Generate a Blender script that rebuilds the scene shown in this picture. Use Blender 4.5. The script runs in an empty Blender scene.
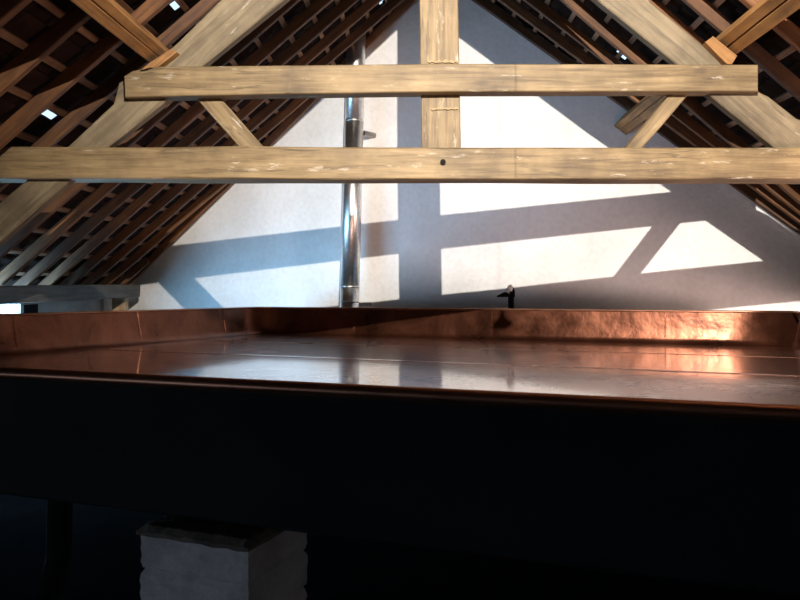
import bpy, bmesh, math, random
from mathutils import Vector, Matrix, noise
random.seed(7)
SC = bpy.context.scene
COL = SC.collection

# ------------------------------------------------------------------ survey numbers (metres, eye at origin)
F, CX, YH = 745.0, 425.0, 281.0
RX, RZ, RK = 0.16, 3.215, 0.862            # ridge position, rafter underside height at the ridge, roof pitch
W0, WT = 7.95, 0.35                        # gable wall: Y = W0 + WT*(RX-X)
FLOOR = -1.55
YB = -2.6                                  # rear end of the loft
RC = 1/math.sqrt(1+RK*RK); RS = RK*RC

def wall_y(x): return W0 + WT*(RX-x)
def at(px, py, y): return Vector(((px-CX)/F*y, y, (YH-py)/F*y))

# ------------------------------------------------------------------ materials
def mat(name):
    m = bpy.data.materials.new(name); m.use_nodes = True
    nt = m.node_tree; b = nt.nodes['Principled BSDF']
    return m, nt, b
def N(nt, t, **kw):
    n = nt.nodes.new(t)
    for k, v in kw.items():
        if k in n.inputs: n.inputs[k].default_value = v
        else: setattr(n, k, v)
    return n
def ramp(nt, src, stops):
    r = nt.nodes.new('ShaderNodeValToRGB'); e = r.color_ramp.elements
    while len(e) < len(stops): e.new(0.5)
    for i, (p, c) in enumerate(stops):
        e[i].position = p; e[i].color = (*c, 1) if len(c) == 3 else c
    nt.links.new(src, r.inputs[0]); return r
def mixc(nt, fac, a, b, mode='MIX'):
    m = nt.nodes.new('ShaderNodeMix'); m.data_type = 'RGBA'; m.blend_type = mode
    for s, v in ((m.inputs[0], fac), (m.inputs[6], a), (m.inputs[7], b)):
        if isinstance(v, (int, float)): s.default_value = v
        elif isinstance(v, tuple): s.default_value = (*v, 1)
        else: nt.links.new(v, s)
    return m.outputs[2]

def wood(name, c_dark, c_mid, c_light, stain=0.0, rough=0.65, grain=1.0, knots=0.5, vary=0.25):
    m, nt, b = mat(name); L = nt.links.new
    tc = N(nt, 'ShaderNodeTexCoord'); oi = N(nt, 'ShaderNodeObjectInfo')
    off = N(nt, 'ShaderNodeVectorMath', operation='SCALE'); off.inputs[0].default_value = (13.1, 7.7, 5.3)
    L(oi.outputs['Random'], off.inputs['Scale'])
    add = N(nt, 'ShaderNodeVectorMath', operation='ADD'); L(tc.outputs['Object'], add.inputs[0]); L(off.outputs[0], add.inputs[1])
    mp = N(nt, 'ShaderNodeMapping'); mp.inputs['Scale'].default_value = (1.3, 22*grain, 22*grain); L(add.outputs[0], mp.inputs[0])
    n1 = N(nt, 'ShaderNodeTexNoise', Scale=1.6, Detail=8.0, Roughness=0.62, Distortion=0.35); L(mp.outputs[0], n1.inputs['Vector'])
    r1 = ramp(nt, n1.outputs[0], [(0.3, c_dark), (0.5, c_mid), (0.72, c_light)])
    n2 = N(nt, 'ShaderNodeTexNoise', Scale=2.3, Detail=4.0, Roughness=0.6); L(add.outputs[0], n2.inputs['Vector'])
    r2 = ramp(nt, n2.outputs[0], [(0.32, (0.55, 0.52, 0.48)), (0.62, (1.12, 1.10, 1.08))])
    col = mixc(nt, 1.0, r1.outputs[0], r2.outputs[0], 'MULTIPLY')
    # knots
    mk = N(nt, 'ShaderNodeMapping'); mk.inputs['Scale'].default_value = (2.4, 6, 6); L(add.outputs[0], mk.inputs[0])
    vo = N(nt, 'ShaderNodeTexVoronoi', Scale=1.0); L(mk.outputs[0], vo.inputs['Vector'])
    rk = ramp(nt, vo.outputs['Distance'], [(0.07, (1, 1, 1)), (0.16, (0, 0, 0))])
    mu = N(nt, 'ShaderNodeMath', operation='MULTIPLY'); L(rk.outputs[0], mu.inputs[0]); mu.inputs[1].default_value = knots
    col = mixc(nt, mu.outputs[0], col, tuple(x*0.45 for x in c_dark))
    # long cracks
    mc = N(nt, 'ShaderNodeMapping'); mc.inputs['Scale'].default_value = (0.8, 14, 14); L(add.outputs[0], mc.inputs[0])
    nc = N(nt, 'ShaderNodeTexNoise', Scale=1.0, Detail=3.0, Roughness=0.5); L(mc.outputs[0], nc.inputs['Vector'])
    rc = ramp(nt, nc.outputs[0], [(0.488, (0, 0, 0)), (0.498, (1, 1, 1)), (0.506, (1, 1, 1)), (0.515, (0, 0, 0))])
    nm = N(nt, 'ShaderNodeTexNoise', Scale=1.7, Detail=1.0); L(add.outputs[0], nm.inputs['Vector'])
    rm = ramp(nt, nm.outputs[0], [(0.5, (0, 0, 0)), (0.62, (0.55, 0.55, 0.55))])
    cr = mixc(nt, 1.0, rc.outputs[0], rm.outputs[0], 'MULTIPLY')
    col = mixc(nt, cr, col, tuple(x*0.3 for x in c_dark))
    if stain > 0:                                        # chalky pale streaks
        ms = N(nt, 'ShaderNodeMapping'); ms.inputs['Scale'].default_value = (3.0, 16, 16); L(add.outputs[0], ms.inputs[0])
        ns = N(nt, 'ShaderNodeTexNoise', Scale=1.3, Detail=6.0, Roughness=0.75); L(ms.outputs[0], ns.inputs['Vector'])
        rs = ramp(nt, ns.outputs[0], [(0.60, (0, 0, 0)), (0.70, (stain, stain, stain))])
        col = mixc(nt, rs.outputs[0], col, (0.62, 0.56, 0.46))
    hv = N(nt, 'ShaderNodeHueSaturation'); L(col, hv.inputs['Color'])
    mr = N(nt, 'ShaderNodeMapRange'); L(oi.outputs['Random'], mr.inputs[0]); mr.inputs[3].default_value = 1-vary; mr.inputs[4].default_value = 1+vary
    L(mr.outputs[0], hv.inputs['Value']); L(hv.outputs[0], b.inputs['Base Color'])
    b.inputs['Roughness'].default_value = rough
    bp = N(nt, 'ShaderNodeBump', Strength=0.35, Distance=0.004); L(n1.outputs[0], bp.inputs['Height']); L(bp.outputs[0], b.inputs['Normal'])
    return m

M = {}
M['truss'] = wood('pale_oak', (0.085, 0.053, 0.022), (0.178, 0.122, 0.056), (0.25, 0.178, 0.09), stain=0.5, vary=0.04)
M['old'] = wood('grey_weathered_oak', (0.085, 0.065, 0.038), (0.150, 0.115, 0.068), (0.21, 0.165, 0.10), stain=0.35, vary=0.05)
M['purlin'] = wood('orange_oak', (0.19, 0.085, 0.024), (0.30, 0.145, 0.042), (0.38, 0.20, 0.068), vary=0.08)
M['rafter'] = wood('red_brown_softwood', (0.062, 0.024, 0.008), (0.115, 0.046, 0.014), (0.18, 0.08, 0.025), knots=0.3, vary=0.3)
M['batten'] = wood('brown_batten', (0.16, 0.085, 0.045), (0.26, 0.15, 0.085), (0.34, 0.21, 0.13), knots=0.2, vary=0.2)
M['plate'] = wood('dark_weathered_plate', (0.045, 0.038, 0.03), (0.085, 0.072, 0.058), (0.14, 0.12, 0.095), vary=0.05)
M['post'] = wood('new_softwood', (0.36, 0.22, 0.11), (0.5, 0.33, 0.18), (0.6, 0.44, 0.27), vary=0.05)

def plaster(name, base, dirt, scale=1.0):
    m, nt, b = mat(name); L = nt.links.new
    tc = N(nt, 'ShaderNodeTexCoord')
    n = N(nt, 'ShaderNodeTexNoise', Scale=1.1*scale, Detail=8.0, Roughness=0.6); L(tc.outputs['Object'], n.inputs['Vector'])
    r = ramp(nt, n.outputs[0], [(0.33, dirt), (0.58, base)])
    n3 = N(nt, 'ShaderNodeTexNoise', Scale=22*scale, Detail=4.0); L(tc.outputs['Object'], n3.inputs['Vector'])
    r3 = ramp(nt, n3.outputs[0], [(0.3, (0.93, 0.92, 0.91)), (0.6, (1, 1, 1))])
    L(mixc(nt, 1.0, r.outputs[0], r3.outputs[0], 'MULTIPLY'), b.inputs['Base Color'])
    n2 = N(nt, 'ShaderNodeTexNoise', Scale=5*scale, Detail=7.0, Roughness=0.6); L(tc.outputs['Object'], n2.inputs['Vector'])
    bp = N(nt, 'ShaderNodeBump', Strength=0.35, Distance=0.03); L(n2.outputs[0], bp.inputs['Height']); L(bp.outputs[0], b.inputs['Normal'])
    b.inputs['Roughness'].default_value = 0.9
    return m
M['white_wall'] = plaster('white_limewash', (0.80, 0.785, 0.765), (0.70, 0.675, 0.65))
M['side_wall'] = plaster('old_limewash', (0.55, 0.50, 0.45), (0.36, 0.31, 0.27), 2)
M['floor'] = plaster('near_black_boards', (0.0035, 0.003, 0.003), (0.002, 0.002, 0.002), 2)  # near-black base colour throughout
M['pier'] = plaster('white_painted_brick', (0.66, 0.65, 0.66), (0.40, 0.37, 0.36), 6)
M['mortar'] = plaster('dark_mortar', (0.20, 0.17, 0.14), (0.09, 0.075, 0.06), 12)

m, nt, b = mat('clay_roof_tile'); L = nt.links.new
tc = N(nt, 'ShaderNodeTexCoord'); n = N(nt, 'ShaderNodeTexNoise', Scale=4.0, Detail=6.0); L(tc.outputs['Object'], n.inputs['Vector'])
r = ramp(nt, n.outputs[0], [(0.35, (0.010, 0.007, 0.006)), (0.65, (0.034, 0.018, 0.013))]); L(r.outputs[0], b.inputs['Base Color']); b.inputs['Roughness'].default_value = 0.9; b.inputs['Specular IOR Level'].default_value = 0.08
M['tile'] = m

def copper(name, c1, c2, c3, r0, r1, bump, dist, scale):
    m, nt, b = mat(name); L = nt.links.new
    tc = N(nt, 'ShaderNodeTexCoord')
    n = N(nt, 'ShaderNodeTexNoise', Scale=2.6, Detail=9.0, Roughness=0.65, Distortion=0.4); L(tc.outputs['Object'], n.inputs['Vector'])
    r = ramp(nt, n.outputs[0], [(0.3, c1), (0.5, c2), (0.7, c3)]); L(r.outputs[0], b.inputs['Base Color'])
    b.inputs['Metallic'].default_value = 0.85
    mr = N(nt, 'ShaderNodeMapRange'); L(n.outputs[0], mr.inputs[0]); mr.inputs[1].default_value = 0.3; mr.inputs[2].default_value = 0.7
    mr.inputs[3].default_value = r0; mr.inputs[4].default_value = r1; L(mr.outputs[0], b.inputs['Roughness'])
    n2 = N(nt, 'ShaderNodeTexNoise', Scale=scale, Detail=3.0, Roughness=0.5); L(tc.outputs['Object'], n2.inputs['Vector'])
    bp = N(nt, 'ShaderNodeBump', Strength=bump, Distance=dist); L(n2.outputs[0], bp.inputs['Height']); L(bp.outputs[0], b.inputs['Normal'])
    return m
M['copper_wall'] = copper('tarnished_copper', (0.055, 0.019, 0.011), (0.125, 0.043, 0.023), (0.20, 0.075, 0.041), 0.24, 0.40, 0.5, 0.008, 9)
M['copper_floor'] = copper('polished_copper_floor', (0.16, 0.075, 0.05), (0.24, 0.12, 0.085), (0.32, 0.17, 0.125), 0.22, 0.36, 0.25, 0.006, 2.2)
fb = M['copper_floor'].node_tree.nodes['Principled BSDF']; fb.inputs['Coat Weight'].default_value = 1.0; fb.inputs['Coat Roughness'].default_value = 0.07; fb.inputs['Coat IOR'].default_value = 1.6
M['copper_rim'] = copper('worn_copper_rim', (0.16, 0.07, 0.04), (0.25, 0.11, 0.065), (0.36, 0.17, 0.10), 0.28, 0.42, 0.3, 0.004, 14)
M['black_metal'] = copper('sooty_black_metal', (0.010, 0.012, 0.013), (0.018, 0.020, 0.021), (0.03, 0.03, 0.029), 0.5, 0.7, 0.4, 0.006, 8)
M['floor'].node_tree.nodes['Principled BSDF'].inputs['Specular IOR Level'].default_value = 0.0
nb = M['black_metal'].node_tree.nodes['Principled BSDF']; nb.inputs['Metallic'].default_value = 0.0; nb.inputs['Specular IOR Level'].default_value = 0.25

def plain(name, c, rough, metal=0.0):
    m, nt, b = mat(name); b.inputs['Base Color'].default_value = (*c, 1)
    b.inputs['Roughness'].default_value = rough; b.inputs['Metallic'].default_value = metal
    n = N(nt, 'ShaderNodeTexNoise', Scale=30.0, Detail=4.0); tc = N(nt, 'ShaderNodeTexCoord'); nt.links.new(tc.outputs['Object'], n.inputs['Vector'])
    r = ramp(nt, n.outputs[0], [(0.3, tuple(x*0.85 for x in c)), (0.7, tuple(min(1, x*1.1) for x in c))]); nt.links.new(r.outputs[0], b.inputs['Base Color'])
    return m
M['steel'] = plain('brushed_stainless', (0.78, 0.76, 0.73), 0.36, 1.0)
M['steel_dark'] = plain('dull_steel_band', (0.30, 0.28, 0.26), 0.4, 1.0)
M['black'] = plain('black_iron', (0.010, 0.009, 0.008), 0.85)
M['black'].node_tree.nodes['Principled BSDF'].inputs['Specular IOR Level'].default_value = 0.1
M['cloth'] = plain('white_rag', (0.75, 0.70, 0.66), 0.9)
M['splinter'] = plain('torn_pale_wood', (0.27, 0.195, 0.10), 0.8)
M['bakelite'] = plain('brown_bakelite', (0.03, 0.02, 0.015), 0.4)
m, nt, b = mat('frosted_bulb'); b.inputs['Emission Color'].default_value = (1, 0.93, 0.82, 1); b.inputs['Emission Strength'].default_value = 8
M['bulb'] = m

# ------------------------------------------------------------------ object helpers
WORLD = {}
def tag(o, label=None, cat=None, group=None, kind=None):
    if label: o['label'] = label
    if cat: o['category'] = cat
    if group: o['group'] = group
    if kind: o['kind'] = kind
    return o
def empty(name, loc):
    o = bpy.data.objects.new(name, None); COL.objects.link(o); o.location = loc; o.empty_display_size = 0.1; return o
def frame(xd, up=Vector((0, 0, 1))):
    x = Vector(xd).normalized(); up = Vector(up)
    if abs(x.dot(up)) > 0.98: up = Vector((0, 1, 0))
    y = up.cross(x).normalized(); z = x.cross(y)
    return Matrix((x, y, z)).transposed().to_4x4()
def link(name, bm, material, parent=None, origin=(0, 0, 0), xdir=(1, 0, 0), smooth=False):
    """bm is in world coordinates; the object gets its own origin and a local X along xdir (the grain)."""
    mw = Matrix.Translation(Vector(origin)) @ frame(xdir)
    bm.transform(mw.inverted())
    bmesh.ops.recalc_face_normals(bm, faces=bm.faces)
    me = bpy.data.meshes.new(name); bm.to_mesh(me); bm.free()
    mats = material if isinstance(material, (list, tuple)) else [material]
    for q in mats: me.materials.append(q)
    if smooth:
        for p in me.polygons: p.use_smooth = True
    o = bpy.data.objects.new(name, me); COL.objects.link(o)
    if parent is not None:
        o.parent = parent; o.matrix_local = (WORLD[parent.name].inverted() if parent.name in WORLD else Matrix.Translation(-parent.location)) @ mw
    else: o.matrix_local = mw
    WORLD[o.name] = mw
    return o
def box_bm(c, sx, sy, sz, R=Matrix.Identity(4), bm=None, bev=0.0):
    b2 = bmesh.new(); bmesh.ops.create_cube(b2, size=1)
    bmesh.ops.transform(b2, matrix=Matrix.Translation(Vector(c)) @ R @ Matrix.Diagonal((sx, sy, sz, 1)), verts=b2.verts)
    if bev: bmesh.ops.bevel(b2, geom=b2.edges[:], offset=bev, segments=1, affect='EDGES', clamp_overlap=True)
    if bm is None: return b2
    me = bpy.data.meshes.new('t'); b2.to_mesh(me); b2.free(); bm.from_mesh(me); bpy.data.meshes.remove(me)
    return bm
def beam_bm(p0, p1, w, h, up=(0, 0, 1), bev=0.006, wob=0.003, step=0.3, caps=None):
    """rectangular timber from p0 to p1 (centre line); w across, h along 'up'; chamfered octagon section, slightly waney."""
    p0, p1 = Vector(p0), Vector(p1); R = frame(p1-p0, up).to_3x3(); Lg = (p1-p0).length
    ns = max(2, int(Lg/step)+1); bm = bmesh.new(); rings = []
    a, c = w/2, h/2
    prof = [(a, c-bev), (a-bev, c), (-a+bev, c), (-a, c-bev), (-a, -c+bev), (-a+bev, -c), (a-bev, -c), (a, -c+bev)]
    sd = random.uniform(0, 100)
    for i in range(ns+1):
        t = i/ns*Lg; ring = []
        for (u, v) in prof:
            du = noise.noise(Vector((t*1.3+sd, u*9, v*9)))*wob; dv = noise.noise(Vector((t*1.3-sd, v*9, u*9+5)))*wob
            ring.append(bm.verts.new(p0 + R @ Vector((t, u+du, v+dv))))
        rings.append(ring)
    for i in range(ns):
        for k in range(8):
            bm.faces.new((rings[i][k], rings[i][(k+1) % 8], rings[i+1][(k+1) % 8], rings[i+1][k]))
    bm.faces.new(rings[0]); bm.faces.new(rings[-1][::-1])
    return bm
def beam(name, p0, p1, w, h, material, parent=None, up=(0, 0, 1), **kw):
    p0, p1 = Vector(p0), Vector(p1)
    return link(name, beam_bm(p0, p1, w, h, up, **kw), material, parent, (p0+p1)/2, p1-p0)
def slab_bm(pts, y0, y1, bev=0.006):
    """outline in the X-Z plane of the truss, given real thickness from y0 to y1."""
    bm = bmesh.new(); fr = [bm.verts.new((p[0], y0, p[1])) for p in pts]; bk = [bm.verts.new((p[0], y1, p[1])) for p in pts]
    bm.faces.new(fr); bm.faces.new(bk[::-1]); n = len(pts)
    for i in range(n): bm.faces.new((fr[i], bk[i], bk[(i+1) % n], fr[(i+1) % n]))
    bmesh.ops.recalc_face_normals(bm, faces=bm.faces)
    if bev: bmesh.ops.bevel(bm, geom=[e for e in bm.edges if not (abs(e.verts[0].co.y-e.verts[1].co.y) > 0.01)], offset=bev, segments=1, affect='EDGES')
    return bm
def tube_bm(pts, r, seg=16, closed=False, bm=None, caps=True):
    bm = bm or bmesh.new(); pts = [Vector(p) for p in pts]; n = len(pts); rings = []
    for i, p in enumerate(pts):
        if closed: d = (pts[(i+1) % n]-pts[i-1]).normalized()
        else: d = (pts[min(i+1, n-1)]-pts[max(i-1, 0)]).normalized()
        up = Vector((0, 0, 1)) if abs(d.z) < 0.9 else Vector((0, 1, 0))
        a = d.cross(up).normalized(); b = a.cross(d)
        rr = r[i] if isinstance(r, (list, tuple)) else r
        rings.append([bm.verts.new(p + (a*math.cos(2*math.pi*k/seg) + b*math.sin(2*math.pi*k/seg))*rr) for k in range(seg)])
    for i in range(n if closed else n-1):
        j = (i+1) % n
        for k in range(seg): bm.faces.new((rings[i][k], rings[i][(k+1) % seg], rings[j][(k+1) % seg], rings[j][k]))
    if caps and not closed: bm.faces.new(rings[0]); bm.faces.new(rings[-1][::-1])
    return bm
def tube(name, pts, r, material, parent=None, origin=None, seg=16, closed=False):
    o = link(name, tube_bm(pts, r, seg, closed), material, parent, origin or pts[0])
    for p in o.data.polygons: p.use_smooth = len(p.vertices) == 4
    return o

# ------------------------------------------------------------------ the setting
def roof_z(x): return RZ - RK*abs(x-RX)
def wallslab(name, outline, thick, material, kind='structure'):
    """vertical wall from a front-face outline (3-D points) pushed back by the vector thick."""
    bm = bmesh.new(); t = Vector(thick)
    fr = [bm.verts.new(p) for p in outline]; bk = [bm.verts.new(Vector(p)+t) for p in outline]
    bm.faces.new(fr); bm.faces.new(bk[::-1]); n = len(fr)
    for i in range(n): bm.faces.new((fr[i], bk[i], bk[(i+1) % n], fr[(i+1) % n]))
    return tag(link(name, bm, material), kind=kind)
XL, XR = -3.8, 4.12
ROOF_T = 0.155                                   # vertical distance from rafter underside to tile underside
g = lambda x, z: (x, wall_y(x), z)
wallslab('wall_gable', [g(XL-0.2, FLOOR), g(XL-0.2, roof_z(XL-0.2)+ROOF_T), g(RX, RZ+ROOF_T), g(XR+0.2, roof_z(XR+0.2)+ROOF_T), g(XR+0.2, FLOOR)], (0.08, 0.25, 0), M['white_wall'])
wallslab('wall_back', [(XL-0.2, YB, FLOOR), (XL-0.2, YB, roof_z(XL-0.2)+ROOF_T), (RX, YB, RZ+ROOF_T), (XR+0.2, YB, roof_z(XR+0.2)+ROOF_T), (XR+0.2, YB, FLOOR)], (0, -0.2, 0), M['side_wall'])
def wallbox(bm, x0, x1, y0, y1, z0, z1): box_bm(((x0+x1)/2, (y0+y1)/2, (z0+z1)/2), x1-x0, y1-y0, z1-z0, bm=bm)
WY0, WY1, WZ0, WZ1 = 4.5, 7.0, -1.0, -0.215     # the opening under the left eaves
bm = bmesh.new()
wallbox(bm, XL-0.2, XL, YB, -1.6, FLOOR, -0.215)
wallbox(bm, XL-0.2, XL, -1.6, 0.2, FLOOR, -1.2)
wallbox(bm, XL-0.2, XL, -1.6, 0.2, -0.5, -0.215)
wallbox(bm, XL-0.2, XL, 0.2, WY0, FLOOR, -0.215)
wallbox(bm, XL-0.2, XL, WY0, WY1, FLOOR, WZ0)
wallbox(bm, XL-0.2, XL, WY1, 8.76, FLOOR, -0.215)
wallbox(bm, XL-0.2, XL, 8.76, 8.81, FLOOR, -0.6)
wallbox(bm, XL-0.2, XL, 8.81, 9.33, FLOOR, -0.215)
tag(link('wall_left', bm, M['side_wall']), kind='structure')
bm = bmesh.new(); wallbox(bm, XR, XR+0.2, YB, 3.0, FLOOR, -0.215); wallbox(bm, XR, XR+0.2, 3.0, 5.2, FLOOR, -0.5); wallbox(bm, XR, XR+0.2, 5.2, 6.5, FLOOR, -0.215)  # lower middle stretch leaves an unseen slot, added for the warm fill
tag(link('wall_right', bm, M['side_wall']), kind='structure')
bm = bmesh.new(); wallbox(bm, XL-0.2, XR+0.2, YB-0.2, 9.6, FLOOR-0.1, FLOOR)
tag(link('floor', bm, M['floor']), kind='structure')
# frame of the opening
w = tag(empty('window_1', (XL-0.1, WY0, WZ0)), kind='structure')
for (y0, y1, z0, z1) in ((WY1-0.0, WY1+0.26, WZ0, -0.225), (WY0-0.02, WY0+0.06, WZ0, -0.225)):
    b2 = bmesh.new(); wallbox(b2, XL, XL+0.03, y0, y1, z0, z1); link('window_frame', b2, M['black'], w)
b2 = bmesh.new(); wallbox(b2, XL-0.19, XL+0.04, WY0+0.06, WY1, WZ0, WZ0+0.04); link('window_sill', b2, M['post'], w)

# roof covering: rows of overlapping pantiles seen from below, a few slipped ones leave slivers of sky
GAPS = {-1: [(52, 118), (177, 9), (103, 250), (385, 2)], 1: [(514, 16), (620, 55), (712, 23), (722, 135)]}
SMALL = {(712, 23), (722, 135), (514, 16), (103, 250)}
def slope_pt(side, s, y, off):
    """s runs down the slope from the ridge, off is perpendicular outwards from the rafter underside."""
    return Vector((RX + side*(s*RC + off*RS), y, RZ - s*RS + off*RC))
def hit(side, px, py, off):
    # ray from the eye to the tile plane
    d = Vector(((px-CX)/F, 1, (YH-py)/F)); n = Vector((side*RS, 0, RC)); p0 = slope_pt(side, 0, 0, off)
    t = p0.dot(n)/d.dot(n); P = d*t
    return (P.x-RX-side*off*RS)/(side*RC), P.y
OFF_T = 0.118
for side in (-1, 1):
    bm = bmesh.new(); gauge = 0.265; row = 0
    holes = [(*hit(side, *h, OFF_T), h in SMALL) for h in GAPS[side]]
    smax = 5.55 if side < 0 else 5.8
    nrow = int(smax/gauge)
    for r in range(nrow):
        s0 = r*gauge - 0.03; s1 = s0 + gauge + 0.06
        y0 = YB-0.05; dy = 0.03; ncol = int((9.5-y0)/dy)
        def P(i, k):
            y = y0+i*dy; s = s0+(s1-s0)*k/6
            ph = (y/0.22) % 1.0
            wv = 0.022*math.sin(ph*2*math.pi) + 0.010*math.sin(ph*4*math.pi)
            off = OFF_T + 0.036 - 0.030*(1-k/6) + wv*0.6 + 0.004*math.sin(r*3.3+math.floor(y/0.22)*1.7)
            return slope_pt(side, s, y, off)
        vs = {}
        for i in range(ncol):
            yc = y0+(i+0.5)*dy
            for k in range(6):
                sc = s0+(s1-s0)*(k+0.5)/6; x = RX+side*sc*RC
                if yc > wall_y(x)+0.2: continue
                skip = False
                for (hs, hy, small) in holes:
                    ly, ls = (0.03, 0.024) if small else (0.08, 0.045)
                    if abs(sc-hs) < ls and abs(yc-hy) < ly*(0.35+0.65*(sc-hs+ls)/(2*ls)): skip = True
                if skip: continue
                q = []
                for (a, c) in ((i, k), (i+1, k), (i+1, k+1), (i, k+1)):
                    if (a, c) not in vs: vs[(a, c)] = bm.verts.new(P(a, c))
                    q.append(vs[(a, c)])
                bm.faces.new(q)
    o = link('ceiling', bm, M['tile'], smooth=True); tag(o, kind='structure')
    md = o.modifiers.new('thick', 'SOLIDIFY'); md.thickness = 0.012; md.offset = 0
# ridge tile capping the two slopes
bm = tube_bm([(RX, YB-0.05, RZ+0.24), (RX, 8.1, RZ+0.24)], 0.13, 16)
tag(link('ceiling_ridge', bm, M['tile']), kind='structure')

# ------------------------------------------------------------------ rafters
ORD = ['first', 'second', 'third', 'fourth', 'fifth', 'sixth', 'seventh', 'eighth', 'ninth', 'tenth', 'eleventh', 'twelfth', 'thirteenth', 'fourteenth',
       'fifteenth', 'sixteenth', 'seventeenth', 'eighteenth', 'nineteenth', 'twentieth', 'twenty-first', 'twenty-second', 'twenty-third', 'twenty-fourth', 'twenty-fifth']
RW, RH = 0.05, 0.088
# place at the ridge and drift per metre outwards: towards the skew gable the right-hand rafters fan out to follow it
RAFT = {-1: [(7.84, 0.35)] + [(8.97-0.44*n, 0.0) for n in range(15)],
        1: [(7.87, -0.352), (7.41, -0.270), (6.94, -0.173), (6.28, -0.015)] + [(5.81-0.44*n, 0.0) for n in range(8)]}
for side, word in ((-1, 'left'), (1, 'right')):
    k = 0
    for (y, drift) in RAFT[side]:
        if y < 2.6: continue
        u0, u1 = 0.04, (3.95 if side < 0 else 4.15)
        if side < 0 and drift == 0:
            uu = (y+0.05-7.84)/0.35
            if uu > 0: u0 = max(u0, uu+0.10)
            if 7.9 < y < 8.2: u0 = max(u0, 1.2)          # stopped beside the flue
        if u1-u0 < 0.3: continue
        jy = 0 if drift else random.uniform(-0.015, 0.015)
        dz = random.uniform(-0.008, 0.0)
        p0 = slope_pt(side, u0/RC, y+jy+drift*u0, RH/2+dz); p1 = slope_pt(side, u1/RC, y+jy+drift*u1, RH/2+dz)
        o = beam('rafter', p0, p1, RW*random.uniform(0.9, 1.15), RH, M['rafter'], up=(side*RS, 0, RC), wob=0.008)
        where = 'by the white gable' if k < 3 else ('behind the truss' if y > 4.9 else 'nearer than the truss')
        tag(o, 'red-brown rafter %s, %s one from the gable on the %s slope' % (where, ORD[k], word), 'rafter', 'rafters of the %s roof slope' % word)
        k += 1

# ------------------------------------------------------------------ battens
for side, word in ((-1, 'left'), (1, 'right')):
    k = 0; u = 2.31-0.2035*11; us = []
    while u < (3.9 if side < 0 else 4.1): us.append(u); u += 0.2035
    for u in reversed(us):
        if u < 0.05: continue
        s = u/RC; x = RX+side*u; y1 = wall_y(x)-0.02
        off = RH + 0.013
        p0 = slope_pt(side, s, YB+0.05, off); p1 = slope_pt(side, s, y1, off)
        o = beam('tile_batten', p0, p1, 0.042, 0.026, M['batten'], up=(side*RS, 0, RC), wob=0.004, bev=0.002, step=0.5)
        tag(o, 'thin brown tile batten along the %s roof slope, %s one up from the eaves' % (word, ORD[k]), 'batten', 'tile battens of the %s roof slope' % word)
        k += 1

# ------------------------------------------------------------------ purlins (double planks), laid over the truss
def purlin(name, side, mA, mB, y_ref, y0, y1, label):
    # two planks side by side along the slope; position from its two underside corners at y_ref
    A = at(*mA, y_ref); B = at(*mB, y_ref)
    e = Vector((side*RC, 0, -RS)); nrm = Vector((side*RS, 0, RC))
    root = tag(empty(name, (A.x, (y0+y1)/2, A.z)), label, 'purlin', 'purlins')
    wtot = abs((B-A).dot(e)); h = 0.150
    d1, d2 = wtot*0.45, wtot*0.51
    for (c, wd, hh) in ((d1/2, d1, h), (wtot-d2/2, d2, h-0.004)):
        q = A + e*c + nrm*(hh/2+0.003)
        beam('purlin_plank', (q.x, y0, q.z), (q.x, y1, q.z), wd, hh, M['purlin'], root, up=nrm, wob=0.005, bev=0.005)
    return root
purlin('purlin', -1, (165, 50), (150, 64), 4.75, YB+0.02, 5.05, 'orange-lit double purlin under the left rafters, resting on the left rafter beam of the truss')
purlin('purlin', 1, (717, 41.5), (734, 56.5), 4.75, YB+0.02, 7.52, 'long split double purlin under the right rafters, running to the gable wall')

# ------------------------------------------------------------------ the roof truss
truss = tag(empty('roof_truss', (RX, 4.75, 0.65)), 'pale oak king-post roof truss spanning the loft in front of the white gable', 'roof truss')
DF = 4.70
def tp(*pts): return [((px-CX)/F*DF, (YH-py)/F*DF) for px, py in pts]
def xdir(a, b): return Vector((b[0]-a[0], 0, -(b[1]-a[1])))
# tie beam and collar beam
z0 = (YH-163.3)/F*DF; hh = 32.0/F*DF
tie = beam('tie_beam', (-3.78, DF+0.11, z0+0.006), (4.10, DF+0.11, z0-0.004), 0.22, hh, M['truss'], truss, wob=0.008, step=0.12, bev=0.008)
cz = (YH-79)/F*DF
cp = tp((125, 77), (133, 72), (152, 67.5), (260, 66.5), (440, 64.5), (600, 65), (757, 65.5), (757, 92), (600, 92), (440, 92.5), (260, 95), (126, 98))
collar = link('collar_beam', slab_bm(cp, DF-0.02, DF+0.11), M['truss'], truss, (RX, DF+0.04, cz), (1, 0, 0))
kp = tp((419.5, -190), (458.5, -190), (458.5, 0), (461.5, 150), (461.5, 170), (421.8, 170), (421.5, 150), (419.5, 0))
link('king_post', slab_bm(kp, DF+0.06, DF+0.24), M['truss'], truss, (RX, DF+0.15, 1.6), (0, 0, 1))
lp = tp((420, -120), (279.5, 0), (200, 64.5), (159, 103.5), (105, 146), (64, 182), (0, 238), (-138, 356), (-138, 318), (0, 198), (64, 146), (100, 112),
        (110.5, 102.5), (116, 81), (124, 77), (145, 67), (177, 39), (216, 0), (420, -178))
link('rafter_beam', slab_bm(lp, DF+0.04, DF+0.12, 0.008), M['old'], truss, (-1.5, DF+0.13, 1.3), xdir((216, 0), (0, 198)))
rp = tp((461, -120), (602, 0), (680, 63), (713, 94.5), (782, 150), (1030, 354), (1030, 296), (960, 236), (815, 122), (800, 117), (772, 95), (758, 88), (732, 64), (704, 42), (653, 0), (646, -12), (461, -202))
link('rafter_beam', slab_bm(rp, DF+0.04, DF+0.12, 0.008), M['old'], truss, (1.9, DF+0.13, 1.3), xdir((653, 0), (800, 126)))
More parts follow.
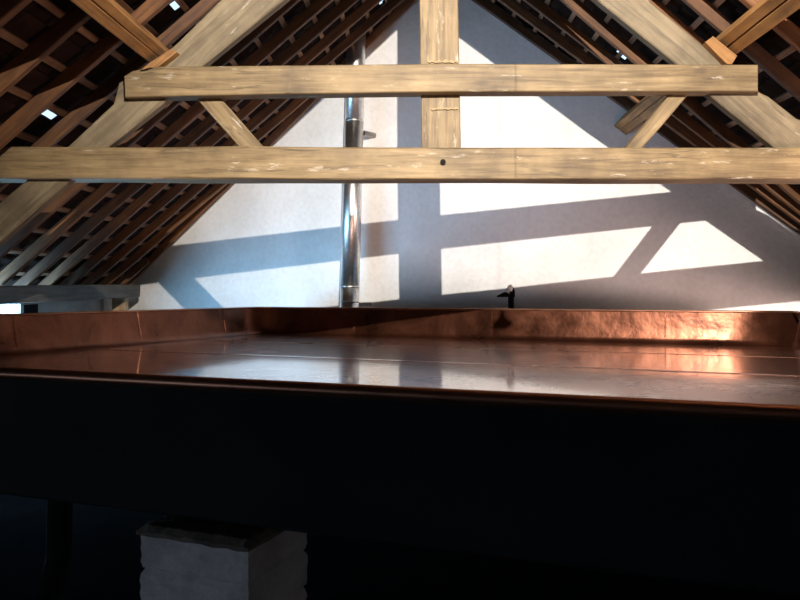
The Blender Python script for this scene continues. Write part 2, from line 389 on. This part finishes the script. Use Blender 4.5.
for (q, c) in ((((186, 88), (211, 88), (265, 150), (241, 150)), (205, 97)), (((697, 86), (678, 86), (622, 153), (640, 153)), (660, 120))):
    link('brace', slab_bm(tp(*q), DF+0.06, DF+0.17), M['truss'], truss, at(*c, DF+0.1), xdir(q[0], q[3]))
# cleats that stop the purlins sliding
ck = tp((139, 73), (150, 64), (172, 49.5), (178, 53), (172, 58), (160, 67), (148, 72))
link('cleat', slab_bm(ck, DF-0.02, DF+0.14, 0.003), M['purlin'], truss, at(158, 62, DF), (1, 0, 0.8))
ck = tp((704, 43), (712, 37), (736, 56.5), (731, 65), (726, 65))
link('cleat', slab_bm(ck, DF-0.02, DF+0.14, 0.003), M['purlin'], truss, at(720, 52, DF), (1, 0, -0.8))
# torn pale wood at the joints, and a dark knot set in as a plug
for (px, py, sx) in ((443, 59.5, 15), (445, 107, 14), (443, 162, 0)):
    bm = bmesh.new()
    if sx:
        up_ = []; dn = []
        for i in range(15):
            x = px-sx+2*sx*i/14; m_ = py+0.5*math.sin(i*2.3)
            up_.append((x+random.uniform(-.6, .6), m_-random.uniform(0.2, 2.4))); dn.append((x+random.uniform(-.6, .6), m_+random.uniform(0.2, 1.4)))
        pts_ = [((a_-CX)/F*DF, (YH-b_)/F*DF) for a_, b_ in up_+dn[::-1]]
        bm.free(); bm = slab_bm(pts_, DF+0.048, DF+0.062, 0)
        link('splintered_wood', bm, M['splinter'], truss, at(px, py, DF))
    else:
        bm = tube_bm([at(px, py, DF-0.008)+Vector((0, -0.004, 0)), at(px, py, DF)+Vector((0, 0.03, 0))], 0.018, 10)
        link('dark_knot', bm, M['black'], truss, at(px, py, DF))

# ------------------------------------------------------------------ wall plates and post under the eaves
o = beam('wall_plate', (-3.515, YB+0.05, -0.115), (-3.515, 8.98, -0.115), 0.17, 0.15, M['plate'], wob=0.012)
tag(o, 'dark weathered wall plate under the feet of the left rafters, sawn off near the gable', 'beam')
o = beam('wall_plate', (3.90, YB+0.05, -0.19), (3.90, 6.55, -0.19), 0.17, 0.15, M['plate'], wob=0.012)
tag(o, 'dark wall plate under the right rafters, outside the right edge of the picture', 'beam')
o = beam('support_post', (-3.60, 8.80, FLOOR), (-3.60, 8.80, -0.195), 0.15, 0.12, M['post'], up=(0, 1, 0))
tag(o, 'short pale softwood post standing under the end of the dark left wall plate', 'post')

# ------------------------------------------------------------------ stove pipe
PX, PY = -0.815, 8.03
def pp(py_, px_): return at(px_, py_, PY)
flue = tag(empty('flue_pipe', (PX, PY, FLOOR)), 'shiny stainless steel flue pipe rising past the white gable wall and out through the roof', 'flue pipe')
lean = lambda z: PX + (z+0.3)*0.026
def fl(z): return Vector((lean(z), PY, z))
RR = 0.105
ps = [tube('pipe_section', [fl(FLOOR), fl(-0.06)], RR, M['steel'], flue, seg=40),
      tube('pipe_section', [fl(-0.06), fl(1.72)], RR-0.002, M['steel'], flue, seg=40),
      tube('pipe_section', [fl(1.72), fl(2.95)], RR-0.005, M['steel'], flue, seg=40)]
for z, rr, pz in ((-0.06, RR+0.001, ps[0]), (1.72, RR, ps[1]), (1.96, RR-0.003, ps[2]), (-0.22, RR+0.001, ps[0])):
    tube('clamp_band', [fl(z-0.008), fl(z), fl(z+0.008)], [rr, rr+0.002, rr], M['steel'], pz, seg=40)
br = beam('wall_bracket', fl(1.60)+Vector((0.10, 0.02, 0)), fl(1.60)+Vector((0.21, 0.16, 0.0)), 0.05, 0.05, M['steel_dark'], flue, bev=0.01, wob=0)
b3 = beam('base_bracket', fl(-0.25)+Vector((0.10, 0.0, 0)), fl(-0.25)+Vector((0.22, 0.12, 0.0)), 0.03, 0.04, M['steel_dark'], flue, bev=0.004, wob=0)

# ------------------------------------------------------------------ the copper cooling tank
c0, TS = 0.145, 0.01745                       # rim below the eye, fall of the tank away from the eye
HH = 1.90*c0
def ux(px, dep): return (px-CX)/F*dep
FL = Vector((ux(262, 55.2*c0), 55.2*c0)); FR = Vector((ux(800, 41.4*c0), 41.4*c0))
LD = (Vector((ux(0, 35.5*c0), 35.5*c0))-FL).normalized()
n0 = Vector((ux(0, 9.55*c0), 9.55*c0)); n1 = Vector((ux(800, 6.3*c0), 6.3*c0)); ND = (n1-n0).normalized()
def isect(p, d, q, e):
    den = d.x*e.y-d.y*e.x; t = ((q.x-p.x)*e.y-(q.y-p.y)*e.x)/den; return p+d*t
NLc = isect(FL, LD, n0, ND); NRc = isect(FR, LD, n0, ND)
XW = -3.38                                    # the near-left corner is cut back where it meets the wall plate
RIM = [isect(Vector((XW, 0)), Vector((0, 1)), n0, ND), NRc, FR, FL, isect(Vector((XW, 0)), Vector((0, 1)), FL, LD)]
NS = len(RIM)
def inset(offs):
    """offs: near, right, far, left, cut-back distances moved inwards"""
    cen = sum(RIM, Vector((0, 0)))/NS; Ls = []
    for i in range(NS):
        a, b = RIM[i], RIM[(i+1) % NS]; d = (b-a).normalized(); nn = Vector((-d.y, d.x))
        if (cen-a).dot(nn) < 0: nn = -nn
        Ls.append((a+nn*offs[i], d))
    return [isect(Ls[i-1][0], Ls[i-1][1], Ls[i][0], Ls[i][1]) for i in range(NS)]
def T(p, z): return Vector((p.x, p.y, -c0+z-TS*p.y))
tank = tag(empty('cooling_tank', T((RIM[0]+RIM[1]+RIM[2]+RIM[3])/4, -HH-0.02)), 'wide shallow rectangular copper cooling tank with black outer sides, standing on a white brick pier', 'copper tank')
def loft(loops, cap=False, nseg=10):
    bm = bmesh.new(); R_ = []
    for lp_ in loops:
        ring = []
        for i in range(NS):
            a, b = lp_[i], lp_[(i+1) % NS]
            for k in range(nseg): ring.append(bm.verts.new(a.lerp(b, k/nseg)))
        R_.append(ring)
    n = len(R_[0])
    for i in range(len(R_)-1):
        for k in range(n): bm.faces.new((R_[i][k], R_[i][(k+1) % n], R_[i+1][(k+1) % n], R_[i+1][k]))
    if cap: bm.faces.new(R_[-1])
    return bm
NF = 0.17; f = 0.045
def ring_at(k, z):                            # k = how far down the flare, 0..1, plus cove
    fl_, cv = k
    return [T(p, z) for p in inset((NF*fl_+cv, f*fl_+cv, f*fl_+cv, f*fl_+cv, f*fl_+cv))]
prof = [((0, 0.004), 0.0), ((0.45, 0.004), -HH*0.5), ((0.86, 0.004), -HH+0.045), ((0.90, 0.008), -HH+0.030), ((0.94, 0.014), -HH+0.018), ((0.98, 0.024), -HH+0.008), ((1.0, 0.040), -HH+0.001)]
o = link('inner_wall', loft([ring_at(k, z) for k, z in prof]), M['copper_wall'], tank, T(FL, 0)); 
for p in o.data.polygons: p.use_smooth = True
fi = ring_at((1.0, 0.038), -HH)
# floor sheet: fine grid over the inner outline
fz = [T(p, -HH) for p in inset((NF+0.038,)+(f+0.038,)*4)]
bm = bmesh.new(); bm.faces.new([bm.verts.new(p) for p in fz])
link('tank_floor', bm, M['copper_floor'], tank, (fz[0]+fz[2])/2)
# lap seams across the floor, parallel to the far side
def seam(p, q, w, h, m=M['copper_rim']):
    p, q = Vector(p), Vector(q)
    return beam('lap_seam', p, q, w, h, m, tank, bev=h*0.3, wob=0.0, step=0.5)
fd = (fz[2]-fz[3]).normalized()
for t in (0.28, 0.56, 0.79):
    b = fz[1].lerp(fz[2], t); up = Vector((0, 0, 0.001))
    # run parallel to the far side until it meets the left side or the cut-back corner
    best = None
    for (p, q) in ((fz[3], fz[4]), (fz[4], fz[0]), (fz[0], fz[1])):
        d2 = Vector(((q-p).x, (q-p).y)); b2 = Vector((b.x, b.y)); e2 = Vector((fd.x, fd.y)); p2 = Vector((p.x, p.y))
        I = isect(p2, d2.normalized(), b2, e2); w_ = (I-p2).dot(d2)/d2.length_squared
        if 0 <= w_ <= 1 and (I-b2).length > 0.5: best = I if best is None or (I-b2).length < (best-b2).length else best
    a = T(best, -HH)
    seam(a+up, b+up, 0.035, 0.004, M['copper_floor'])
# upright seams on the inner walls
def wall_seam(a, b, z_in, t, inw):
    p = a.lerp(b, t); nn = inw
    top = T(p+nn*0.008, -0.012); bot = T(p+nn*(0.008+f*0.86), -HH+0.05)
    beam('upright_seam', top, bot, 0.010, 0.003, M['copper_wall'], tank, up=(nn.x, nn.y, 0), bev=0.002, wob=0)
inl = Vector((-LD.y, LD.x)); inl = inl if inl.x > 0 else -inl
inf = (FR-FL).normalized(); inf = Vector((inf.y, -inf.x)); inf = inf if inf.y < 0 else -inf
def t_left(px):                               # place along the left side seen at column px
    r = (px-CX)/F; d = NLc-FL; return (FL.x-r*FL.y)/(r*d.y-d.x)
for px in (13, 137, 222): wall_seam(FL, NLc, 0, t_left(px), inl)
for t in (0.22, 0.5, 0.80): wall_seam(FL, FR, 0, t, inf)
# rolled rim
loopp = []
for i in range(NS):
    a, b = RIM[i], RIM[(i+1) % NS]
    for k in range(14):
        q = a.lerp(b, (k+0.15)/14.3); loopp.append(T(q, -0.002 + 0.003*noise.noise(Vector((q.x*2, q.y*2, 0)))))
tube('rolled_rim', loopp, 0.011, M['copper_rim'], tank, T(RIM[0], 0), 12, True)
# outer shell
ot = [(-0.012, -0.008), (-0.006, -0.03), ]
def oring(fl_, extra, z): return [T(p, z) for p in inset((NF*fl_-extra, f*fl_-extra, f*fl_-extra, f*fl_-extra, f*fl_-extra))]
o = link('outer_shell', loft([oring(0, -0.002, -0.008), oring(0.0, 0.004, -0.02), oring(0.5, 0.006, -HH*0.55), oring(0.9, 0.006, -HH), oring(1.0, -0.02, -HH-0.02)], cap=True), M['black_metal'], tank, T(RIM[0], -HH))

# ------------------------------------------------------------------ white brick pier under the tank
pc = Vector((-0.3207, 1.344)); pd = Vector((0.93, -0.366)).normalized(); pn = Vector((-pd.y, pd.x))
L1, L2 = 0.246, 0.206
cen = pc - pd*L1/2 + pn*L2/2
ptop = T(cen, -HH-0.022).z
Rz = Matrix.Rotation(math.atan2(pd.y, pd.x), 4, 'Z')
bm = bmesh.new(); ch = 0.073; z = ptop-0.010; k = 0
while z > FLOOR+0.01:
    zb = max(FLOOR, z-ch); j = random.uniform(-0.003, 0.003)
    b2 = bmesh.new(); bmesh.ops.create_cube(b2, size=1); bmesh.ops.subdivide_edges(b2, edges=b2.edges[:], cuts=5, use_grid_fill=True)
    for v in b2.verts:
        # round the arrises, roughen the faces
        q = v.co.copy(); s = max(abs(q.x), abs(q.z)); e = Vector((q.x*L1, q.y*L2, q.z*(z-zb)))
        if abs(q.z) > 0.49: e.x *= 0.965; e.y *= 0.965
        nz = noise.noise(Vector((q.x*4+k*3, q.y*4, q.z*3)))*0.005
        e += Vector((math.copysign(1, q.x)*nz if abs(q.x) > .49 else 0, math.copysign(1, q.y)*nz if abs(q.y) > .49 else 0, 0))
        v.co = e
    bmesh.ops.transform(b2, matrix=Matrix.Translation((cen.x+j, cen.y, (z+zb)/2)) @ Rz, verts=b2.verts)
    me = bpy.data.meshes.new('t'); b2.to_mesh(me); b2.free(); bm.from_mesh(me); bpy.data.meshes.remove(me)
    z = zb; k += 1
pier = tag(empty('brick_pier', (cen.x, cen.y, FLOOR)), 'white-painted brick pier in the dark below the front edge of the tank', 'brick pier')
link('brickwork', bm, M['pier'], pier, (cen.x, cen.y, FLOOR))
bm = bmesh.new(); bmesh.ops.create_grid(bm, x_segments=22, y_segments=18, size=0.5)
for v in bm.verts:
    x, y = v.co.x, v.co.y; e = max(abs(x), abs(y))
    v.co = Vector((x*(L1+0.01), y*(L2+0.008), -0.012 + (0.011 + 0.004*noise.noise(Vector((x*9, y*9, 1)))) * (1 if e < 0.49 else 0) + (0.006*noise.noise(Vector((x*14, y*14, 7))) if e > .44 else 0)))
r_ = bmesh.ops.extrude_face_region(bm, geom=bm.faces[:])
for v in [g_ for g_ in r_['geom'] if isinstance(g_, bmesh.types.BMVert)]:
    x = v.co.x; v.co.z = -0.018 - 0.012*abs(noise.noise(Vector((x*20, v.co.y*20, 3))))
bmesh.ops.transform(bm, matrix=Matrix.Translation((cen.x, cen.y, ptop)) @ Rz, verts=bm.verts)
link('mortar_bed', bm, M['mortar'], pier, (cen.x, cen.y, ptop))

# dark pipe bending away below the tank on the left
pts = [Vector((-0.98, 2.0, -0.475)), Vector((-0.98, 2.0, -0.62)), Vector((-0.982, 2.0, -0.74)), Vector((-1.00, 2.0, -0.82)), Vector((-1.05, 2.0, -0.90)), Vector((-1.14, 2.0, -0.97)), Vector((-1.30, 2.0, -1.01)), Vector((-2.2, 2.0, -1.03))]
dp = tube('drain_pipe', pts, 0.032, M['black'], None, pts[0], 20)
tag(dp, 'black drain pipe bending away to the left in the dark under the tank', 'pipe')

# ------------------------------------------------------------------ little tap behind the far rim
VY = 7.36; VX = at(511, 300, VY).x
valve = tag(empty('vent_tap', (VX, VY, FLOOR)), 'small black upright pipe with sideways spout and white rag behind the far tank rim', 'tap')
tube('stem', [(VX, VY, FLOOR), (VX, VY, -0.15)], 0.029, M['black'], valve, seg=14)
bm = slab_bm([(VX-0.14, -0.158), (VX-0.138, -0.145), (VX-0.07, -0.112), (VX, -0.102), (VX+0.024, -0.066), (VX+0.036, -0.105), (VX+0.036, -0.158)], VY-0.03, VY+0.03, 0.003)
link('spout', bm, M['black'], valve, (VX, VY, -0.13))
bm = tube_bm([(VX-0.033, VY-0.02, -0.118), (VX-0.02, VY-0.02, -0.09), (VX-0.004, VY-0.01, -0.055), (VX+0.004, VY, -0.040)], [0.026, 0.034, 0.026, 0.008], 10)
link('white_rag', bm, M['cloth'], valve, (VX, VY, -0.10))

# ------------------------------------------------------------------ lamps (the working light hangs over the tank, above the picture)
LP = Vector((0.30, 0.594, 2.254))
lamp = tag(empty('work_lamp', LP+Vector((0, 0, 0.1))), 'round steel floodlight hanging from the ridge and facing the gable', 'lamp')
AIM = Vector((math.sin(math.radians(14)), math.cos(math.radians(14)), -0.12)).normalized()
tube('cord', [LP-AIM*0.10+Vector((0, 0, 0.02)), LP-AIM*0.10+Vector((0, 0, 0.3)), (LP.x, LP.y-0.1, roof_z(LP.x)+0.02)], 0.004, M['bakelite'], lamp, seg=8)
tube('reflector_bowl', [LP-AIM*h for h in (0.005, 0.03, 0.06, 0.085, 0.10)], [0.085, 0.078, 0.06, 0.035, 0.02], M['steel_dark'], lamp, seg=24)
ld = bpy.data.lights.new('bulb_light', 'SPOT'); ld.energy = 2600; ld.spot_size = math.radians(126); ld.spot_blend = 0.8; ld.color = (1.0, 0.93, 0.84); ld.shadow_soft_size = 0.013
lo = bpy.data.objects.new('bulb_light', ld); COL.objects.link(lo); lo.location = LP
lo.rotation_euler = AIM.to_track_quat('-Z', 'Y').to_euler()
# an unlit pear-shaped pull switch hanging a little further in; its shadow lands on the far copper side
s_ = 0.35; Q = Vector(((501.5-CX)/F*7.1, 7.1, (YH-326)/F*7.1)); SP = LP.lerp(Q, s_)
sw = tag(empty('pull_switch', SP), 'pear-shaped pull switch hanging on a cord above the picture', 'switch')
tube('switch_body', [SP+Vector((0, 0, h)) for h in (-0.020, -0.018, -0.010, 0.0, 0.014, 0.035)], [0.029, 0.034, 0.032, 0.020, 0.010, 0.008], M['bakelite'], sw, seg=16)
tube('cord', [SP+Vector((0, 0, 0.03)), (SP.x, SP.y, roof_z(SP.x)+0.02)], 0.0009, M['bakelite'], sw, seg=8)

# daylight through the opening under the left eaves
la = bpy.data.lights.new('daylight', 'AREA'); la.shape = 'RECTANGLE'; la.size = 2.4; la.size_y = 0.75; la.energy = 240; la.color = (0.28, 0.62, 1.0)
ao = bpy.data.objects.new('daylight', la); COL.objects.link(ao); ao.location = (XL-0.22, (WY0+WY1)/2, (WZ0+WZ1)/2)
ao.rotation_euler = (math.radians(90), 0, math.radians(-90))
lb = bpy.data.lights.new('daylight_low', 'AREA'); lb.shape = 'RECTANGLE'; lb.size = 1.8; lb.size_y = 0.7; lb.energy = 10; lb.color = (0.55, 0.72, 1.0)
bo = bpy.data.objects.new('daylight_low', lb); COL.objects.link(bo); bo.location = (XL-0.22, -0.7, -0.85)
bo.rotation_euler = (math.radians(90), 0, math.radians(-90))
w2 = tag(empty('window_2', (XL, -1.6, -1.2)), kind='structure')
b2 = bmesh.new(); wallbox(b2, XL-0.19, XL+0.04, -1.6, 0.2, -1.24, -1.2); link('window_sill', b2, M['post'], w2)

# added warm fill for the gable shadows, behind an invented slot under the right eaves
lc = bpy.data.lights.new('added_warm_fill', 'AREA'); lc.shape = 'RECTANGLE'; lc.size = 2.1; lc.size_y = 0.28; lc.energy = 130; lc.color = (1.0, 0.70, 0.62)
co = bpy.data.objects.new('added_warm_fill', lc); COL.objects.link(co); co.location = (XR+0.22, 4.1, -0.355)
lc.spread = math.radians(115); co.rotation_euler = Vector((-0.62, 0.62, 0.30)).to_track_quat('-Z', 'Y').to_euler()
w3 = tag(empty('added_fill_opening', (XR, 3.0, -0.5)), kind='structure')
b2 = bmesh.new(); wallbox(b2, XR-0.04, XR+0.19, 3.0, 5.2, -0.54, -0.5); link('window_sill', b2, M['post'], w3)  # sill of the added slot

# ------------------------------------------------------------------ sky, camera
wd = bpy.data.worlds.new('sky'); SC.world = wd; wd.use_nodes = True
bg = wd.node_tree.nodes['Background']; bg.inputs[0].default_value = (0.62, 0.80, 1.0, 1); bg.inputs[1].default_value = 1.3
cd = bpy.data.cameras.new('camera'); cam = bpy.data.objects.new('camera', cd); COL.objects.link(cam)
cam.location = (0, 0, 0); cam.rotation_euler = (math.radians(90), 0, 0)
cd.sensor_width = 36; cd.lens = F*36/800; cd.shift_x = -(CX-400)/800; cd.shift_y = -(300-YH)/800; cd.clip_start = 0.02
SC.camera = cam
vs_ = SC.view_settings; vs_.view_transform = 'Standard'; vs_.look = 'None'; vs_.gamma = 1; vs_.exposure = 0; vs_.use_curve_mapping = False
SC.cycles.max_bounces = 10; SC.cycles.diffuse_bounces = 6; SC.cycles.glossy_bounces = 5
SC.cycles.use_denoising = True; SC.cycles.caustics_reflective = True
